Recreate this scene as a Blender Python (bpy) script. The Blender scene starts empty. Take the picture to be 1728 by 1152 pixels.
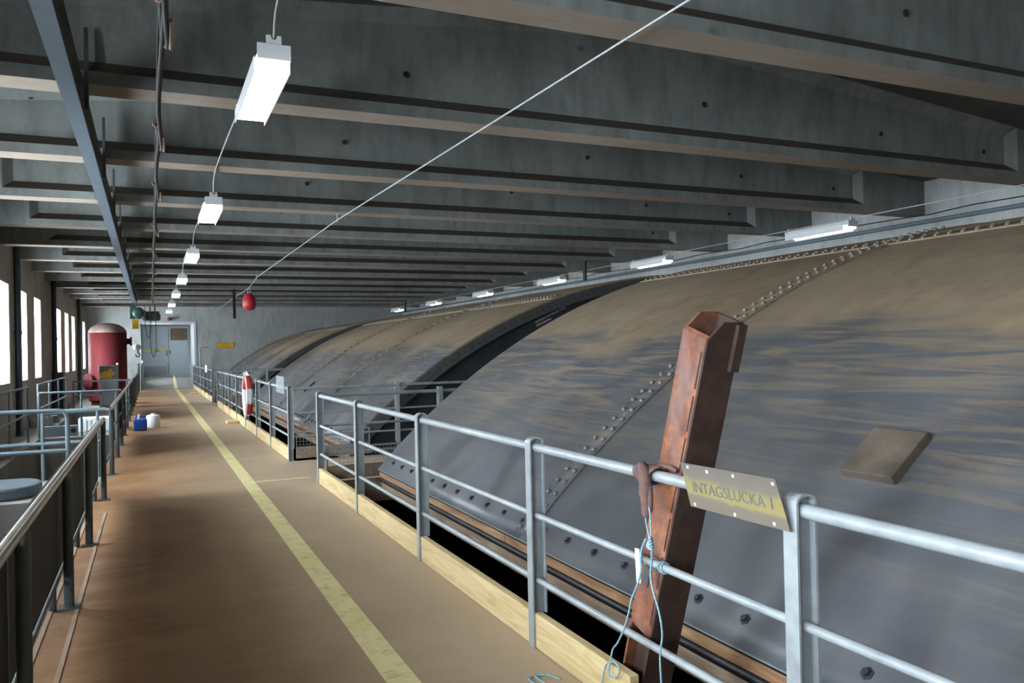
import bpy, bmesh, math, random
from mathutils import Vector, Matrix
random.seed(7)
SC = bpy.context.scene
COL = SC.collection

# ------------------------------------------------------------------ camera
FPX, VPX, VPY, LEAN, CAMZ = 1350.0, 254.0, 600.0, -0.022, 1.6
d = Vector(((VPX-864)/FPX, -(VPY-576)/FPX, -1.0)).normalized()
u = Vector((LEAN, 1.0, 0.0)); u.z = -(u.x*d.x+u.y*d.y)/d.z; u.normalize()
xv = d.cross(u)
rot = Matrix((xv, d, u))                      # camera vector -> world vector
cd = bpy.data.cameras.new('camera'); cam = bpy.data.objects.new('camera', cd); COL.objects.link(cam)
cd.sensor_width = 36.0; cd.lens = FPX/1728*36.0; cd.clip_end = 300; cd.clip_start = 0.05
cam.matrix_world = Matrix.Translation((0, 0, CAMZ)) @ rot.to_4x4()
SC.camera = cam

# ------------------------------------------------------------------ sky, exposure
W = bpy.data.worlds.new('overcast_sky'); SC.world = W; W.use_nodes = True
bg = W.node_tree.nodes['Background']
bg.inputs['Color'].default_value = (0.80, 0.91, 1.0, 1); bg.inputs['Strength'].default_value = 34.0
SC.view_settings.view_transform = 'Standard'; SC.view_settings.look = 'None'
SC.view_settings.gamma = 1.0; SC.view_settings.use_curve_mapping = False
SC.view_settings.exposure = 0.8
LAMP_STRENGTH = 9.0

# ------------------------------------------------------------------ layout numbers (metres)
XL, XR = -2.6, 12.2              # side walls
YB, YE = -9.0, 41.0              # wall behind the camera, end wall
ZB = 3.73                        # beam soffit
BP, B0 = 2.58, 7.17              # beam pitch, centre of one beam
RIDGE_X, RIDGE_Z, RSL = 4.8, 4.97, 0.09
def zc(x): return RIDGE_Z - RSL*abs(x-RIDGE_X)

# ------------------------------------------------------------------ materials
def lin(h):
    h = h.lstrip('#'); v = [int(h[i:i+2], 16)/255 for i in (0, 2, 4)]
    return tuple(((c/12.92) if c <= .04045 else ((c+.055)/1.055)**2.4) for c in v)+(1,)
class NT:
    def __init__(s, name):
        s.m = bpy.data.materials.new(name); s.m.use_nodes = True; s.t = s.m.node_tree
        s.b = s.t.nodes['Principled BSDF']
    def n(s, typ, **kw):
        nd = s.t.nodes.new(typ)
        for k, v in kw.items():
            if k.startswith('i_'): nd.inputs[k[2:].replace('_', ' ')].default_value = v
            else: setattr(nd, k, v)
        return nd
    def l(s, a, b): s.t.links.new(a, b)
    def pos(s, scale=(1, 1, 1)):
        g = s.n('ShaderNodeNewGeometry'); mp = s.n('ShaderNodeMapping'); mp.inputs['Scale'].default_value = scale
        s.l(g.outputs['Position'], mp.inputs['Vector']); return mp.outputs['Vector']
    def obj(s, scale=(1, 1, 1)):
        g = s.n('ShaderNodeTexCoord'); mp = s.n('ShaderNodeMapping'); mp.inputs['Scale'].default_value = scale
        s.l(g.outputs['Object'], mp.inputs['Vector']); return mp.outputs['Vector']
    def noise(s, vec, scale=5, detail=6, rough=.6, dist=0):
        n = s.n('ShaderNodeTexNoise'); n.inputs['Scale'].default_value = scale; n.inputs['Detail'].default_value = detail
        n.inputs['Roughness'].default_value = rough; n.inputs['Distortion'].default_value = dist
        s.l(vec, n.inputs['Vector']); return n.outputs['Fac']
    def ramp(s, fac, stops, interp='LINEAR'):
        r = s.n('ShaderNodeValToRGB'); r.color_ramp.interpolation = interp; e = r.color_ramp.elements
        while len(e) < len(stops): e.new(.5)
        for el, (p, c) in zip(e, stops):
            el.position = p; el.color = c if isinstance(c, tuple) else (c, c, c, 1)
        s.l(fac, r.inputs['Fac']); return r.outputs['Color']
    def mix(s, fac, a, b, mode='MIX'):
        m = s.n('ShaderNodeMix', data_type='RGBA', blend_type=mode)
        for i, v in ((0, fac), (6, a), (7, b)):
            if hasattr(v, 'links'): s.l(v, m.inputs[i])
            else: m.inputs[i].default_value = v
        return m.outputs[2]
    def math(s, op, a, b=0.0, clamp=False):
        m = s.n('ShaderNodeMath', operation=op, use_clamp=clamp)
        for i, v in ((0, a), (1, b)):
            if hasattr(v, 'links'): s.l(v, m.inputs[i])
            else: m.inputs[i].default_value = v
        return m.outputs[0]
    def bump(s, h, strength=.3, dist=.01):
        b = s.n('ShaderNodeBump'); b.inputs['Strength'].default_value = strength; b.inputs['Distance'].default_value = dist
        s.l(h, b.inputs['Height']); s.l(b.outputs['Normal'], s.b.inputs['Normal'])
    def col(s, c):
        if hasattr(c, 'links'): s.l(c, s.b.inputs['Base Color'])
        else: s.b.inputs['Base Color'].default_value = c
        return s
    def rm(s, rough, metal=0.0):
        if hasattr(rough, 'links'): s.l(rough, s.b.inputs['Roughness'])
        else: s.b.inputs['Roughness'].default_value = rough
        s.b.inputs['Metallic'].default_value = metal; return s

def plain(name, c, rough=.6, metal=0.0, var=.12, scale=6):
    t = NT(name); f = t.noise(t.pos(), scale)
    a = lin(c) if isinstance(c, str) else c
    lo = tuple(x*(1-var) for x in a[:3])+(1,); hi = tuple(min(1, x*(1+var)) for x in a[:3])+(1,)
    t.col(t.ramp(f, [(.3, lo), (.7, hi)])).rm(rough, metal); return t.m

def concrete(name, c1, c2, stain=None, amt=.5, streak=(1, 1, .25)):
    t = NT(name); p = t.pos()
    big = t.noise(p, .9, 5, .6); fine = t.noise(p, 14, 5, .7); st = t.noise(t.pos((.8, .8, 7)) if streak is None else t.pos((6*streak[0], 6*streak[1], 6*streak[2])), 1.0, 4, .6)
    base = t.ramp(big, [(.3, lin(c1)), (.7, lin(c2))])
    base = t.mix(t.ramp(fine, [(.35, .35), (.65, 0.0)]), base, lin(c1))
    if stain: base = t.mix(t.math('MULTIPLY', t.ramp(st, [(.45, 0.0), (.7, 1.0)]), amt), base, lin(stain))
    vor = t.n('ShaderNodeTexVoronoi'); vor.inputs['Scale'].default_value = 1.6; t.l(t.pos((.55, 1, 1)), vor.inputs['Vector'])
    base = t.mix(t.ramp(vor.outputs['Distance'], [(.02, .55), (.06, 0.0)]), base, (.03, .03, .032, 1))
    t.col(base).rm(.85); t.bump(fine, .25, .006); return t.m

M = {}
M['concrete'] = concrete('beam_concrete', '#6e716e', '#8e918e', '#4c4a45', .45)
M['ledge'] = concrete('shade_darkened_ledge', '#4d463e', '#5d564c')  # darker tone carries the shade on the beams' upward bevels
M['soffit'] = concrete('board_marked_bounce_tint_soffit', '#807568', '#948b80', '#8e6a50', .6, (.5, 4, 1))  # board marks; orange-brown tint stands in for warm light bounced off the floor
M['wallc'] = concrete('wall_concrete', '#a0a3a1', '#bbbebc', '#7b7872', .4)
M['wallleft'] = concrete('wall_left_concrete', '#8b837a', '#a39b91', '#6d655c', .5)
M['slabc'] = concrete('slab_concrete', '#7d7b76', '#9a9792', '#5f5a52', .4)
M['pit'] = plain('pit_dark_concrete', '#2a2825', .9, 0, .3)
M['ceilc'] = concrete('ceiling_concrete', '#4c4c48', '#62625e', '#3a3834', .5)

def floor_mat():
    t = NT('dusty_brown_floor'); p = t.pos()
    a = t.noise(p, .8, 6, .65, .4); b = t.noise(t.pos((1.6, 5, 1)), 1.0, 6, .62, .8); c = t.noise(p, 40, 4, .7)
    base = t.ramp(a, [(.3, lin('#6b431f')), (.55, lin('#80582f')), (.75, lin('#97744c'))])
    base = t.mix(t.math('MULTIPLY', t.ramp(b, [(.45, 0.0), (.72, 1.0)]), .4), base, lin('#a88c6a'))
    base = t.mix(t.ramp(c, [(.3, .3), (.6, 0.0)]), base, lin('#5c3d22'))
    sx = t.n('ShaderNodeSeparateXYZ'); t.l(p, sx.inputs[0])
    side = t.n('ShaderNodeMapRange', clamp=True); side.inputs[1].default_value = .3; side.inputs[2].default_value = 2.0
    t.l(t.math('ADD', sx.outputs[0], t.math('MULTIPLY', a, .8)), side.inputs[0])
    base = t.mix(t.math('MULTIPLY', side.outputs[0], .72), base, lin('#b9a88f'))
    t.col(base).rm(t.ramp(b, [(.3, .62), (.7, .8)])); t.bump(c, .3, .004); return t.m
M['floor'] = floor_mat()
M['yellow'] = None
def yellow_mat():
    t = NT('worn_yellow_paint'); f = t.noise(t.pos(), 9, 6, .7); g = t.noise(t.pos(), 2, 4)
    c = t.ramp(g, [(.3, lin('#cdbf82')), (.7, lin('#dcd2a0'))])
    t.col(t.mix(t.ramp(f, [(.3, .75), (.48, 0.0)]), c, lin('#9c8357'))).rm(.7); return t.m
M['yellow'] = yellow_mat()

def gate_mat(name, zb=1.62):
    """blue-grey steel, tan dust lying on the flatter upper part, wiped in wavy bands"""
    t = NT(name); p = t.pos(); sx = t.n('ShaderNodeSeparateXYZ'); t.l(p, sx.inputs[0])
    big = t.noise(t.pos((.6, .35, 1.2)), 1.0, 4, .55, .8)
    wob = t.math('MULTIPLY', t.math('SUBTRACT', big, .5), .9)
    z = t.math('ADD', sx.outputs[2], wob)
    dust = t.n('ShaderNodeMapRange', clamp=True); dust.inputs[1].default_value = zb-.08; dust.inputs[2].default_value = zb+.10
    t.l(z, dust.inputs[0])
    # wiped streaks below the dust edge
    sw = t.noise(t.pos((.8, .42, 9.5)), 1.5, 7, .64, 1.8)
    band = t.n('ShaderNodeMapRange', clamp=True); band.inputs[1].default_value = .45; band.inputs[2].default_value = zb-.1
    t.l(z, band.inputs[0])
    gr = t.noise(t.pos((1, 1, 1)), 30, 4, .7)
    streak = t.math('MULTIPLY', t.ramp(sw, [(.45, 0.0), (.60, .9)]), t.math('MULTIPLY', band.outputs[0], t.math('ADD', .35, t.math('MULTIPLY', gr, .7))))
    steel = t.ramp(t.noise(p, 1.6, 5, .6), [(.3, lin('#525459')), (.7, lin('#6b6d71'))])
    dustc = t.ramp(t.noise(t.pos((1, 1, 1)), 3.5, 6, .7), [(.3, lin('#82705a')), (.7, lin('#9d896e'))])
    dk = t.noise(t.pos((.8, 2.2, 2.2)), 1.6, 6, .65, .6)
    dustc = t.mix(t.ramp(dk, [(.58, 0.0), (.76, .65)]), dustc, lin('#5d5850'))
    c = t.mix(t.math('MULTIPLY', streak, 1.0), steel, lin('#a08c70'))
    c = t.mix(t.math('MULTIPLY', dust.outputs[0], .93), c, dustc)
    # rust near the lip
    rz = t.n('ShaderNodeMapRange', clamp=True); rz.inputs[1].default_value = .75; rz.inputs[2].default_value = .2; t.l(sx.outputs[2], rz.inputs[0])
    rn = t.noise(t.pos(), 2.2, 7, .75)
    c = t.mix(t.math('MULTIPLY', t.ramp(rn, [(.62, 0.0), (.72, .6)]), rz.outputs[0]), c, lin('#8a5a38'))
    t.col(c).rm(t.mix(dust.outputs[0], (.42,)*3+(1,), (.8,)*3+(1,)), 0.0)
    t.bump(t.noise(t.pos(), 25, 4, .7), .15, .004); return t.m
M['gate'] = gate_mat('gate_steel_with_dust')
M['gatedark'] = plain('gate_end_dark_steel', '#2b2f34', .6, 0, .25, 3)
M['gaterim'] = plain('gate_rim_grey_steel', '#4a4a49', .6, 0, .25, 8)
M['rivet'] = plain('rivet_steel', '#7d776c', .4, 0, .2, 10)
M['seam'] = plain('seam_strip_steel', '#6a6358', .7, 0, .2, 4)
M['weldplate'] = rust0 = plain('worn_weld_plate', '#655a4f', .6, 0, .3, 7)
def galv():
    t = NT('galvanised_steel'); p = t.pos(); f = t.noise(p, 18, 5, .6); g = t.noise(p, 3, 4)
    c = t.mix(.5, t.ramp(f, [(.3, lin('#848c91')), (.7, lin('#a9b0b3'))]), t.ramp(g, [(.3, lin('#80868a')), (.7, lin('#b1b6b7'))]))
    t.col(c).rm(t.ramp(f, [(.3, .32), (.7, .5)]), .15); t.bump(f, .06, .002); return t.m
M['galv'] = galv()
M['galvdull'] = plain('dull_galvanised_steel', '#8b9296', .5, .1, .2, 9)
M['bluegrey'] = plain('blue_grey_paint', '#6c7c84', .5, .1, .15, 7)
M['monorail'] = plain('dark_blue_grey_paint', '#4d5a64', .5, 0, .12, 5)
M['railbar'] = plain('worn_bare_steel_handrail', '#a39f97', .3, .7, .2, 12)
M['darkpost'] = plain('dark_grey_paint', '#444b4c', .5, .1, .2, 8)
M['rubber'] = plain('black_rubber_sheet', '#1d2024', .7, 0, .2, 5)
M['black'] = plain('black_rubber_seal', '#17181a', .45, 0, .3, 12)
def wood(name, a, b, c, ax=(14, 1.2, 14), knots=True):
    t = NT(name); v = t.pos(ax); f = t.noise(v, 1.6, 6, .6, .8); g = t.noise(t.pos(), 5, 4)
    base = t.ramp(f, [(.3, lin(a)), (.55, lin(b)), (.75, lin(c))])
    base = t.mix(t.ramp(g, [(.62, 0.0), (.8, .45)]), base, lin(a))
    t.col(base).rm(.7); t.bump(f, .15, .003); return t.m
M['pine'] = wood('fresh_pine', '#b79a68', '#d0b98a', '#dccaa2')
M['oldwood'] = wood('weathered_timber', '#6f5c4a', '#97806a', '#b39e86')
M['rustwood'] = wood('rust_stained_timber', '#7d5334', '#a17a58', '#bd9c7c')
M['ply'] = wood('boarded_plywood', '#5a4634', '#7d6750', '#a08a6e', (3, 3, 22))
def rust(name, a, b, c, patch=.7):
    t = NT(name); p = t.pos(); f = t.noise(p, 7, 8, .72, .3); g = t.noise(t.pos((3, 3, 1.0)), 2.5, 5, .6)
    base = t.ramp(f, [(.32, lin(a)), (.5, lin(b)), (.68, lin(c))])
    base = t.mix(t.ramp(g, [(.5, 0.0), (.7, patch)]), base, lin('#806a64'))
    t.col(base).rm(.75, .1); t.bump(f, .3, .003); return t.m
M['rust'] = rust('red_rusty_steel', '#553a30', '#7d4d38', '#b26a42')
M['rustdark'] = rust('shaded_brown_rusty_steel', '#33241d', '#3f2c24', '#4d382e', .12)  # darker copy of the rust, with shade painted in for the column's side plate
M['lampbody'] = plain('white_enamel', '#c9cbcd', .4, 0, .04, 4)
M['white'] = plain('white_plastic', '#dfe3e6', .45, 0, .05, 4)
M['bluecan'] = plain('blue_plastic', '#1e4c9a', .4, 0, .15, 5)
M['redtank'] = plain('dark_red_paint', '#5a1d20', .7, 0, .14, 2.5)
M['redtank'].node_tree.nodes['Principled BSDF'].inputs['Specular IOR Level'].default_value = .2
M['redpaint'] = plain('red_paint', '#a3232a', .45, 0, .15, 7)
M['redbuoy'] = plain('red_buoy_plastic', '#c03a34', .5, 0, .1, 6)
M['dustyred'] = plain('dust_on_red_paint', '#6d5a50', .8, 0, .2, 6)
M['yellowpaint'] = plain('yellow_enamel', '#e0b01e', .5, 0, .12, 7)
M['green'] = plain('green_enamel', '#2c8a54', .5, 0, .08, 6)
M['limestrip'] = plain('luminous_lime_strip', '#cfe07a', .5, 0, .05, 6)
M['doorpaint'] = plain('pale_blue_grey_door_paint', '#b9c2cc', .45, 0, .05, 2)
M['doorgrey'] = plain('grey_kick_plate', '#9aa0a6', .45, .2, .06, 2)
M['hoist'] = plain('green_hoist_paint', '#33504a', .45, .1, .15, 8)
M['cloth'] = plain('brown_webbing', '#6b504a', .85, 0, .2, 30)
M['clothblue'] = plain('blue_webbing', '#2f4668', .85, 0, .2, 30)
M['rope'] = plain('blue_nylon_rope', '#86a6b2', .7, 0, .3, 120)
M['cable'] = plain('dark_rubber_cable', '#1c1c1a', .6, 0, .2, 20)
M['cable'].node_tree.nodes['Principled BSDF'].inputs['Specular IOR Level'].default_value = .15
M['cablegrey'] = plain('grey_cable', '#a4a6a5', .6, 0, .1, 20)
M['wire'] = plain('bright_steel_wire', '#b9bcbe', .4, .5, .1, 30)
M['orange'] = plain('orange_cable_clip', '#7a5a44', .6, 0, .1, 30)
M['cabinet'] = plain('grey_cabinet_paint', '#74787c', .5, .1, .12, 5)
M['ink'] = plain('grey_lettering', '#62635f', .7, 0, .1, 10)
M['whiteink'] = plain('white_lettering', '#e6e6e2', .7, 0, .04, 10)
M['drain'] = plain('dark_blue_drainpipe', '#2b3036', .45, .1, .15, 6)
M['paper'] = plain('paper_notice', '#dcdad2', .7, 0, .05, 10)
def sign_mat():
    t = NT('tarnished_brass_sign'); p = t.pos(); f = t.noise(p, 7, 6, .65, .5)
    sx = t.n('ShaderNodeSeparateXYZ'); t.l(p, sx.inputs[0])
    z = t.math('ADD', sx.outputs[2], t.math('MULTIPLY', t.math('SUBTRACT', f, .5), .05))
    c = t.ramp(t.math('MULTIPLY', t.math('SUBTRACT', z, 1.0), 5.5), [(0.0, lin('#8f8576')), (.22, lin('#8f8678')), (.28, lin('#b0a26e')), (.52, lin('#a89b6c')), (.64, lin('#8a8379')), (1.0, lin('#7d766e'))])
    t.col(c).rm(.38, .45); return t.m
M['sign'] = sign_mat()
def emis(name, c, s):
    t = NT(name); t.b.inputs['Emission Color'].default_value = c; t.b.inputs['Emission Strength'].default_value = s
    t.col((.8, .8, .8, 1)); return t.m
M['tube'] = emis('lit_fluorescent_diffuser', (1.0, .9, .76, 1), LAMP_STRENGTH)
def glass():
    t = NT('window_glass'); tr = t.n('ShaderNodeBsdfTransparent'); gl = t.n('ShaderNodeBsdfGlossy'); gl.inputs['Roughness'].default_value = .03
    mx = t.n('ShaderNodeMixShader'); mx.inputs[0].default_value = .07
    t.l(tr.outputs[0], mx.inputs[1]); t.l(gl.outputs[0], mx.inputs[2]); t.l(mx.outputs[0], t.t.nodes['Material Output'].inputs['Surface']); return t.m
M['glass'] = glass()
def acrylic():
    t = NT('clear_acrylic'); tr = t.n('ShaderNodeBsdfTransparent'); mx = t.n('ShaderNodeMixShader'); mx.inputs[0].default_value = .3
    t.col(lin('#cfd6d8')).rm(.2)
    t.l(tr.outputs[0], mx.inputs[1]); t.l(t.b.outputs[0], mx.inputs[2]); t.l(mx.outputs[0], t.t.nodes['Material Output'].inputs['Surface']); return t.m
M['acrylic'] = acrylic()

# ------------------------------------------------------------------ mesh helpers
class MB:
    def __init__(s): s.v = []; s.f = []; s.sm = []
    def add(s, vs, fs, smooth=False):
        o = len(s.v); s.v += [tuple(v) for v in vs]
        for f in fs: s.f.append([i+o for i in f]); s.sm.append(smooth)
        return s
    def box(s, x0, x1, y0, y1, z0, z1):
        return s.add([(x0, y0, z0), (x1, y0, z0), (x1, y1, z0), (x0, y1, z0), (x0, y0, z1), (x1, y0, z1), (x1, y1, z1), (x0, y1, z1)],
                     [(0, 3, 2, 1), (4, 5, 6, 7), (0, 1, 5, 4), (1, 2, 6, 5), (2, 3, 7, 6), (3, 0, 4, 7)])
    def obox(s, c, ax, ay, az, hx, hy, hz):
        c, ax, ay, az = Vector(c), Vector(ax), Vector(ay), Vector(az)
        vs = [c+ax*a*hx+ay*b*hy+az*e*hz for e in (-1, 1) for a, b in ((-1, -1), (1, -1), (1, 1), (-1, 1))]
        return s.add(vs, [(0, 3, 2, 1), (4, 5, 6, 7), (0, 1, 5, 4), (1, 2, 6, 5), (2, 3, 7, 6), (3, 0, 4, 7)])
    def prism(s, prof, axis, a, b):
        """prof: closed 2D outline; axis 'x': (y,z), 'y': (x,z), 'z': (x,y)"""
        def P(p, t):
            return {'x': (t, p[0], p[1]), 'y': (p[0], t, p[1]), 'z': (p[0], p[1], t)}[axis]
        n = len(prof); vs = [P(p, a) for p in prof]+[P(p, b) for p in prof]
        fs = [tuple(range(n)), tuple(range(2*n-1, n-1, -1))]+[(i, i+n, (i+1) % n+n, (i+1) % n) for i in range(n)]
        return s.add(vs, fs)
    def tube(s, pts, r, n=10, caps=True, closed=False):
        pts = [Vector(p) for p in pts]; m = len(pts); rings = []; up = None
        rr = r if isinstance(r, (list, tuple)) else [r]*m
        for i, p in enumerate(pts):
            if closed: t = pts[(i+1) % m]-pts[i-1]
            else: t = pts[min(i+1, m-1)]-pts[max(i-1, 0)]
            t.normalize()
            if up is None:
                up = Vector((0, 0, 1)) if abs(t.z) < .9 else Vector((1, 0, 0))
            a = t.cross(up)
            if a.length < 1e-5: a = t.cross(Vector((0, 1, 0)))
            a.normalize(); b = a.cross(t); up = b
            rings.append([p+a*math.cos(2*math.pi*k/n)*rr[i]+b*math.sin(2*math.pi*k/n)*rr[i] for k in range(n)])
        vs = [v for R in rings for v in R]; fs = []
        for i in range(m if closed else m-1):
            j = (i+1) % m
            for k in range(n): fs.append((i*n+k, i*n+(k+1) % n, j*n+(k+1) % n, j*n+k))
        s.add(vs, fs, True)
        if caps and not closed:
            s.add(rings[0], [tuple(range(n-1, -1, -1))]); s.add(rings[-1], [tuple(range(n))])
        return s
    def lathe(s, prof, c=(0, 0, 0), n=24, axis='z', smooth=True):
        vs = []
        for r, h in prof:
            for k in range(n):
                a = 2*math.pi*k/n; q = (r*math.cos(a), r*math.sin(a), h)
                if axis == 'y': q = (q[0], q[2], q[1])
                if axis == 'x': q = (q[2], q[0], q[1])
                vs.append((c[0]+q[0], c[1]+q[1], c[2]+q[2]))
        fs = [(i*n+k, i*n+(k+1) % n, (i+1)*n+(k+1) % n, (i+1)*n+k) for i in range(len(prof)-1) for k in range(n)]
        fs += [tuple(range(n-1, -1, -1)), tuple(range((len(prof)-1)*n, len(prof)*n))]
        return s.add(vs, fs, smooth)
    def mesh(s, name):
        me = bpy.data.meshes.new(name); me.from_pydata(s.v, [], s.f)
        bm = bmesh.new(); bm.from_mesh(me); bmesh.ops.recalc_face_normals(bm, faces=bm.faces); bm.to_mesh(me); bm.free()
        me.polygons.foreach_set('use_smooth', s.sm if len(s.sm) == len(me.polygons) else [False]*len(me.polygons)); me.update(); return me
    def build(s, name, mat, parent=None, bevel=0):
        me = s.mesh(name); return link(name, me, mat, parent, bevel)

def link(name, me, mat, parent=None, bevel=0, loc=None):
    if mat is not None and not me.materials: me.materials.append(M[mat])
    o = bpy.data.objects.new(name, me); COL.objects.link(o)
    if loc is not None: o.location = loc
    if parent is not None:
        o.parent = parent
        if parent.type == 'EMPTY': o.matrix_parent_inverse = Matrix.Translation(-parent.location)
    if bevel:
        b = o.modifiers.new('edge', 'BEVEL'); b.width = bevel; b.segments = 2; b.limit_method = 'ANGLE'
    return o
def tag(o, label, cat, group=None):
    o['label'] = label; o['category'] = cat
    if group: o['group'] = group
    return o
def thing(name, label, cat, loc=(0, 0, 0), group=None):
    o = bpy.data.objects.new(name, None); COL.objects.link(o); o.location = loc; o.empty_display_size = .1
    return tag(o, label, cat, group)
def struct(o): o['kind'] = 'structure'; return o
def copy_thing(root, loc, label=None):
    r = root.copy(); COL.objects.link(r); r.location = loc
    if label: r['label'] = label
    for ch in root.children:
        c = ch.copy(); COL.objects.link(c); c.parent = r; c.matrix_parent_inverse = ch.matrix_parent_inverse.copy()
        for g in ch.children:
            e = g.copy(); COL.objects.link(e); e.parent = c; e.matrix_parent_inverse = g.matrix_parent_inverse.copy()
    return r
def text_mesh(txt, size, name, extrude=.001):
    cu = bpy.data.curves.new(name, 'FONT'); cu.body = txt; cu.size = size; cu.extrude = extrude; cu.resolution_u = 3
    ob = bpy.data.objects.new(name, cu); COL.objects.link(ob)
    bpy.context.view_layer.update()
    me = bpy.data.meshes.new_from_object(ob.evaluated_get(bpy.context.evaluated_depsgraph_get())); me.name = name
    bpy.data.objects.remove(ob); bpy.data.curves.remove(cu); return me

# ================================================================== THE SETTING
# gaps between the gates: passages leading off to the right at floor level
GAPS = [(-6.6, -4.55), (9.95, 12.12), (26.0, 28.2)]
FX0, FX1 = -.62, 1.92
b = MB(); b.box(FX0, FX1, YB, YE, -.3, 0)
for g0, g1 in GAPS: b.box(FX1, 6.0, g0, g1, -.3, 0)
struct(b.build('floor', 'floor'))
# concrete slabs at floor level on the window side, pits between them
for i, (y0, y1) in enumerate([(10.35, 12.1), (18.35, 21.2), (25.9, 28.2), (28.2, YE)]):
    struct(MB().box(-2.05, FX0-.002, y0, y1, -1.9, -.004).build('floor_window_side', 'slabc'))
struct(MB().box(XL, -2.055, YB, YE, -1.9, -.02).build('floor_ledge', 'slabc'))
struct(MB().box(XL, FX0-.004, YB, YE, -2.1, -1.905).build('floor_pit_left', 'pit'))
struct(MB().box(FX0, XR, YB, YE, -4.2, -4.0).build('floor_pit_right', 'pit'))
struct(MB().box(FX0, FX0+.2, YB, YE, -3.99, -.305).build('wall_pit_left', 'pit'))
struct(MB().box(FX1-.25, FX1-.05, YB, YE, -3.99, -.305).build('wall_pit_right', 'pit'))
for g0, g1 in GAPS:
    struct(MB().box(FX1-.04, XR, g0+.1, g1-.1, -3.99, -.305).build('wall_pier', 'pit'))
# walls
struct(MB().box(XL, XR, YB-.3, YB, -4.2, 5.2).build('wall_front', 'wallc'))
struct(MB().box(XR, XR+.3, YB-.3, YE+.3, -4.2, 5.2).build('wall_right', 'wallc'))
OX0, OX1, OZ = -.43, 1.91, 3.12     # alcove opening in the end wall
b = MB(); b.box(XL-.4, OX0, YE, YE+.35, -4.2, 5.2); b.box(OX1, XR, YE, YE+.35, -4.2, 5.2); b.box(OX0, OX1, YE, YE+.35, OZ, 5.2); b.box(OX0, OX1, YE, YE+.35, -4.2, -.31)
struct(b.build('wall_back', 'wallc'))
DY = 45.4
b = MB(); b.box(OX0-.25, OX0, YE+.352, 42.9, -.5, 3.6); b.box(OX0-.25, OX0, 43.5, DY+.3, -.5, 3.6); b.box(OX0-.25, OX0, 42.9, 43.5, -.5, 1.1); b.box(OX0-.25, OX0, 42.9, 43.5, 2.95, 3.6); b.box(OX1, OX1+.25, YE+.352, DY+.3, -.5, 3.6); b.box(OX0, OX1, YE+.352, DY+.3, OZ+.05, 3.6); b.box(OX0, OX1, DY+.14, DY+.3, -.5, OZ+.05)
struct(b.build('wall_alcove', 'wallc'))
struct(MB().prism([(YE+.002, -.29), (YE+.002, 0.003), (DY-.8, .5), (DY+.13, .5), (DY+.13, -.29)], 'x', OX0+.002, OX1-.002).build('floor_ramp', 'slabc'))
# window wall: piers between openings
WZ0, WZ1, WH = 1.09, 3.11, .62
WC = []
for k in range(-11, 16):
    y = 18.33+BP*k
    if (k % 4) == 3 or y < -3.0: continue
    if y-WH > YB+.2 and y+WH < YE-.1: WC.append(y)
b = MB(); b.box(XL-.4, XL, YB-.3, YE, -2.1, WZ0); b.box(XL-.4, XL, YB-.3, YE, WZ1, 5.2)
yy = YB-.3
for y in WC: b.box(XL-.4, XL, yy, y-WH, WZ0, WZ1); yy = y+WH
b.box(XL-.4, XL, yy, YE, WZ0, WZ1)
struct(b.build('wall_left', 'wallleft'))
for i, y in enumerate(WC):
    w = struct(MB().box(XL-.372, XL-.36, y-WH+.05, y+WH-.05, WZ0+.05, WZ1-.05).build('window_%d' % (i+1), 'glass'))
    f = MB(); t = .05
    f.box(XL-.39, XL-.33, y-WH+.002, y-WH+t, WZ0+.002, WZ1-.002); f.box(XL-.39, XL-.33, y+WH-t, y+WH-.002, WZ0+.002, WZ1-.002)
    f.box(XL-.39, XL-.33, y-WH+t, y+WH-t, WZ0+.002, WZ0+t); f.box(XL-.39, XL-.33, y-WH+t, y+WH-t, WZ1-t, WZ1-.002)
    f.box(XL-.385, XL-.335, y-.02, y+.02, WZ0+t, WZ1-t)
    f.build('window_frame', 'white', w)
    MB().prism([(XL-.33, WZ0+.003), (XL-.002, WZ0+.003), (XL-.002, WZ0+.02), (XL-.33, WZ0+.13)], 'y', y-WH+.003, y+WH-.003).build('window_sill', 'wallc', w)
    ld = bpy.data.lights.new('daylight_portal', 'AREA'); ld.shape = 'RECTANGLE'; ld.size = WZ1-WZ0; ld.size_y = 2*WH; ld.cycles.is_portal = True
    lo = bpy.data.objects.new('daylight_portal', ld); COL.objects.link(lo); lo.location = (XL-.42, y, (WZ0+WZ1)/2); lo.rotation_euler = (0, -math.pi/2, 0)
w = struct(MB().box(OX0-.2, OX0-.19, 42.92, 43.48, 1.12, 2.93).build('window_%d' % (len(WC)+1), 'glass'))  # unseen side window, added so daylight reaches the door alcove
f = MB(); f.box(OX0-.23, OX0-.16, 42.902, 42.95, 1.102, 2.948); f.box(OX0-.23, OX0-.16, 43.45, 43.498, 1.102, 2.948); f.box(OX0-.23, OX0-.16, 42.95, 43.45, 1.102, 1.15); f.box(OX0-.23, OX0-.16, 42.95, 43.45, 2.90, 2.948)
f.build('window_frame', 'white', w)
ld = bpy.data.lights.new('daylight_portal', 'AREA'); ld.shape = 'RECTANGLE'; ld.size = 1.83; ld.size_y = .6; ld.cycles.is_portal = True
lo = bpy.data.objects.new('daylight_portal', ld); COL.objects.link(lo); lo.location = (OX0-.27, 43.2, 2.02); lo.rotation_euler = (0, -math.pi/2, 0)
# roof slab: shallow gable
b = MB(); b.prism([(XL-.4, zc(XL-.4)), (RIDGE_X, RIDGE_Z), (XR+.3, zc(XR+.3)), (XR+.3, zc(XR)+.35), (RIDGE_X, RIDGE_Z+.35), (XL-.4, zc(XL)+.35)], 'y', YB-.3, YE+.35)
struct(b.build('ceiling', 'ceilc'))
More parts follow.
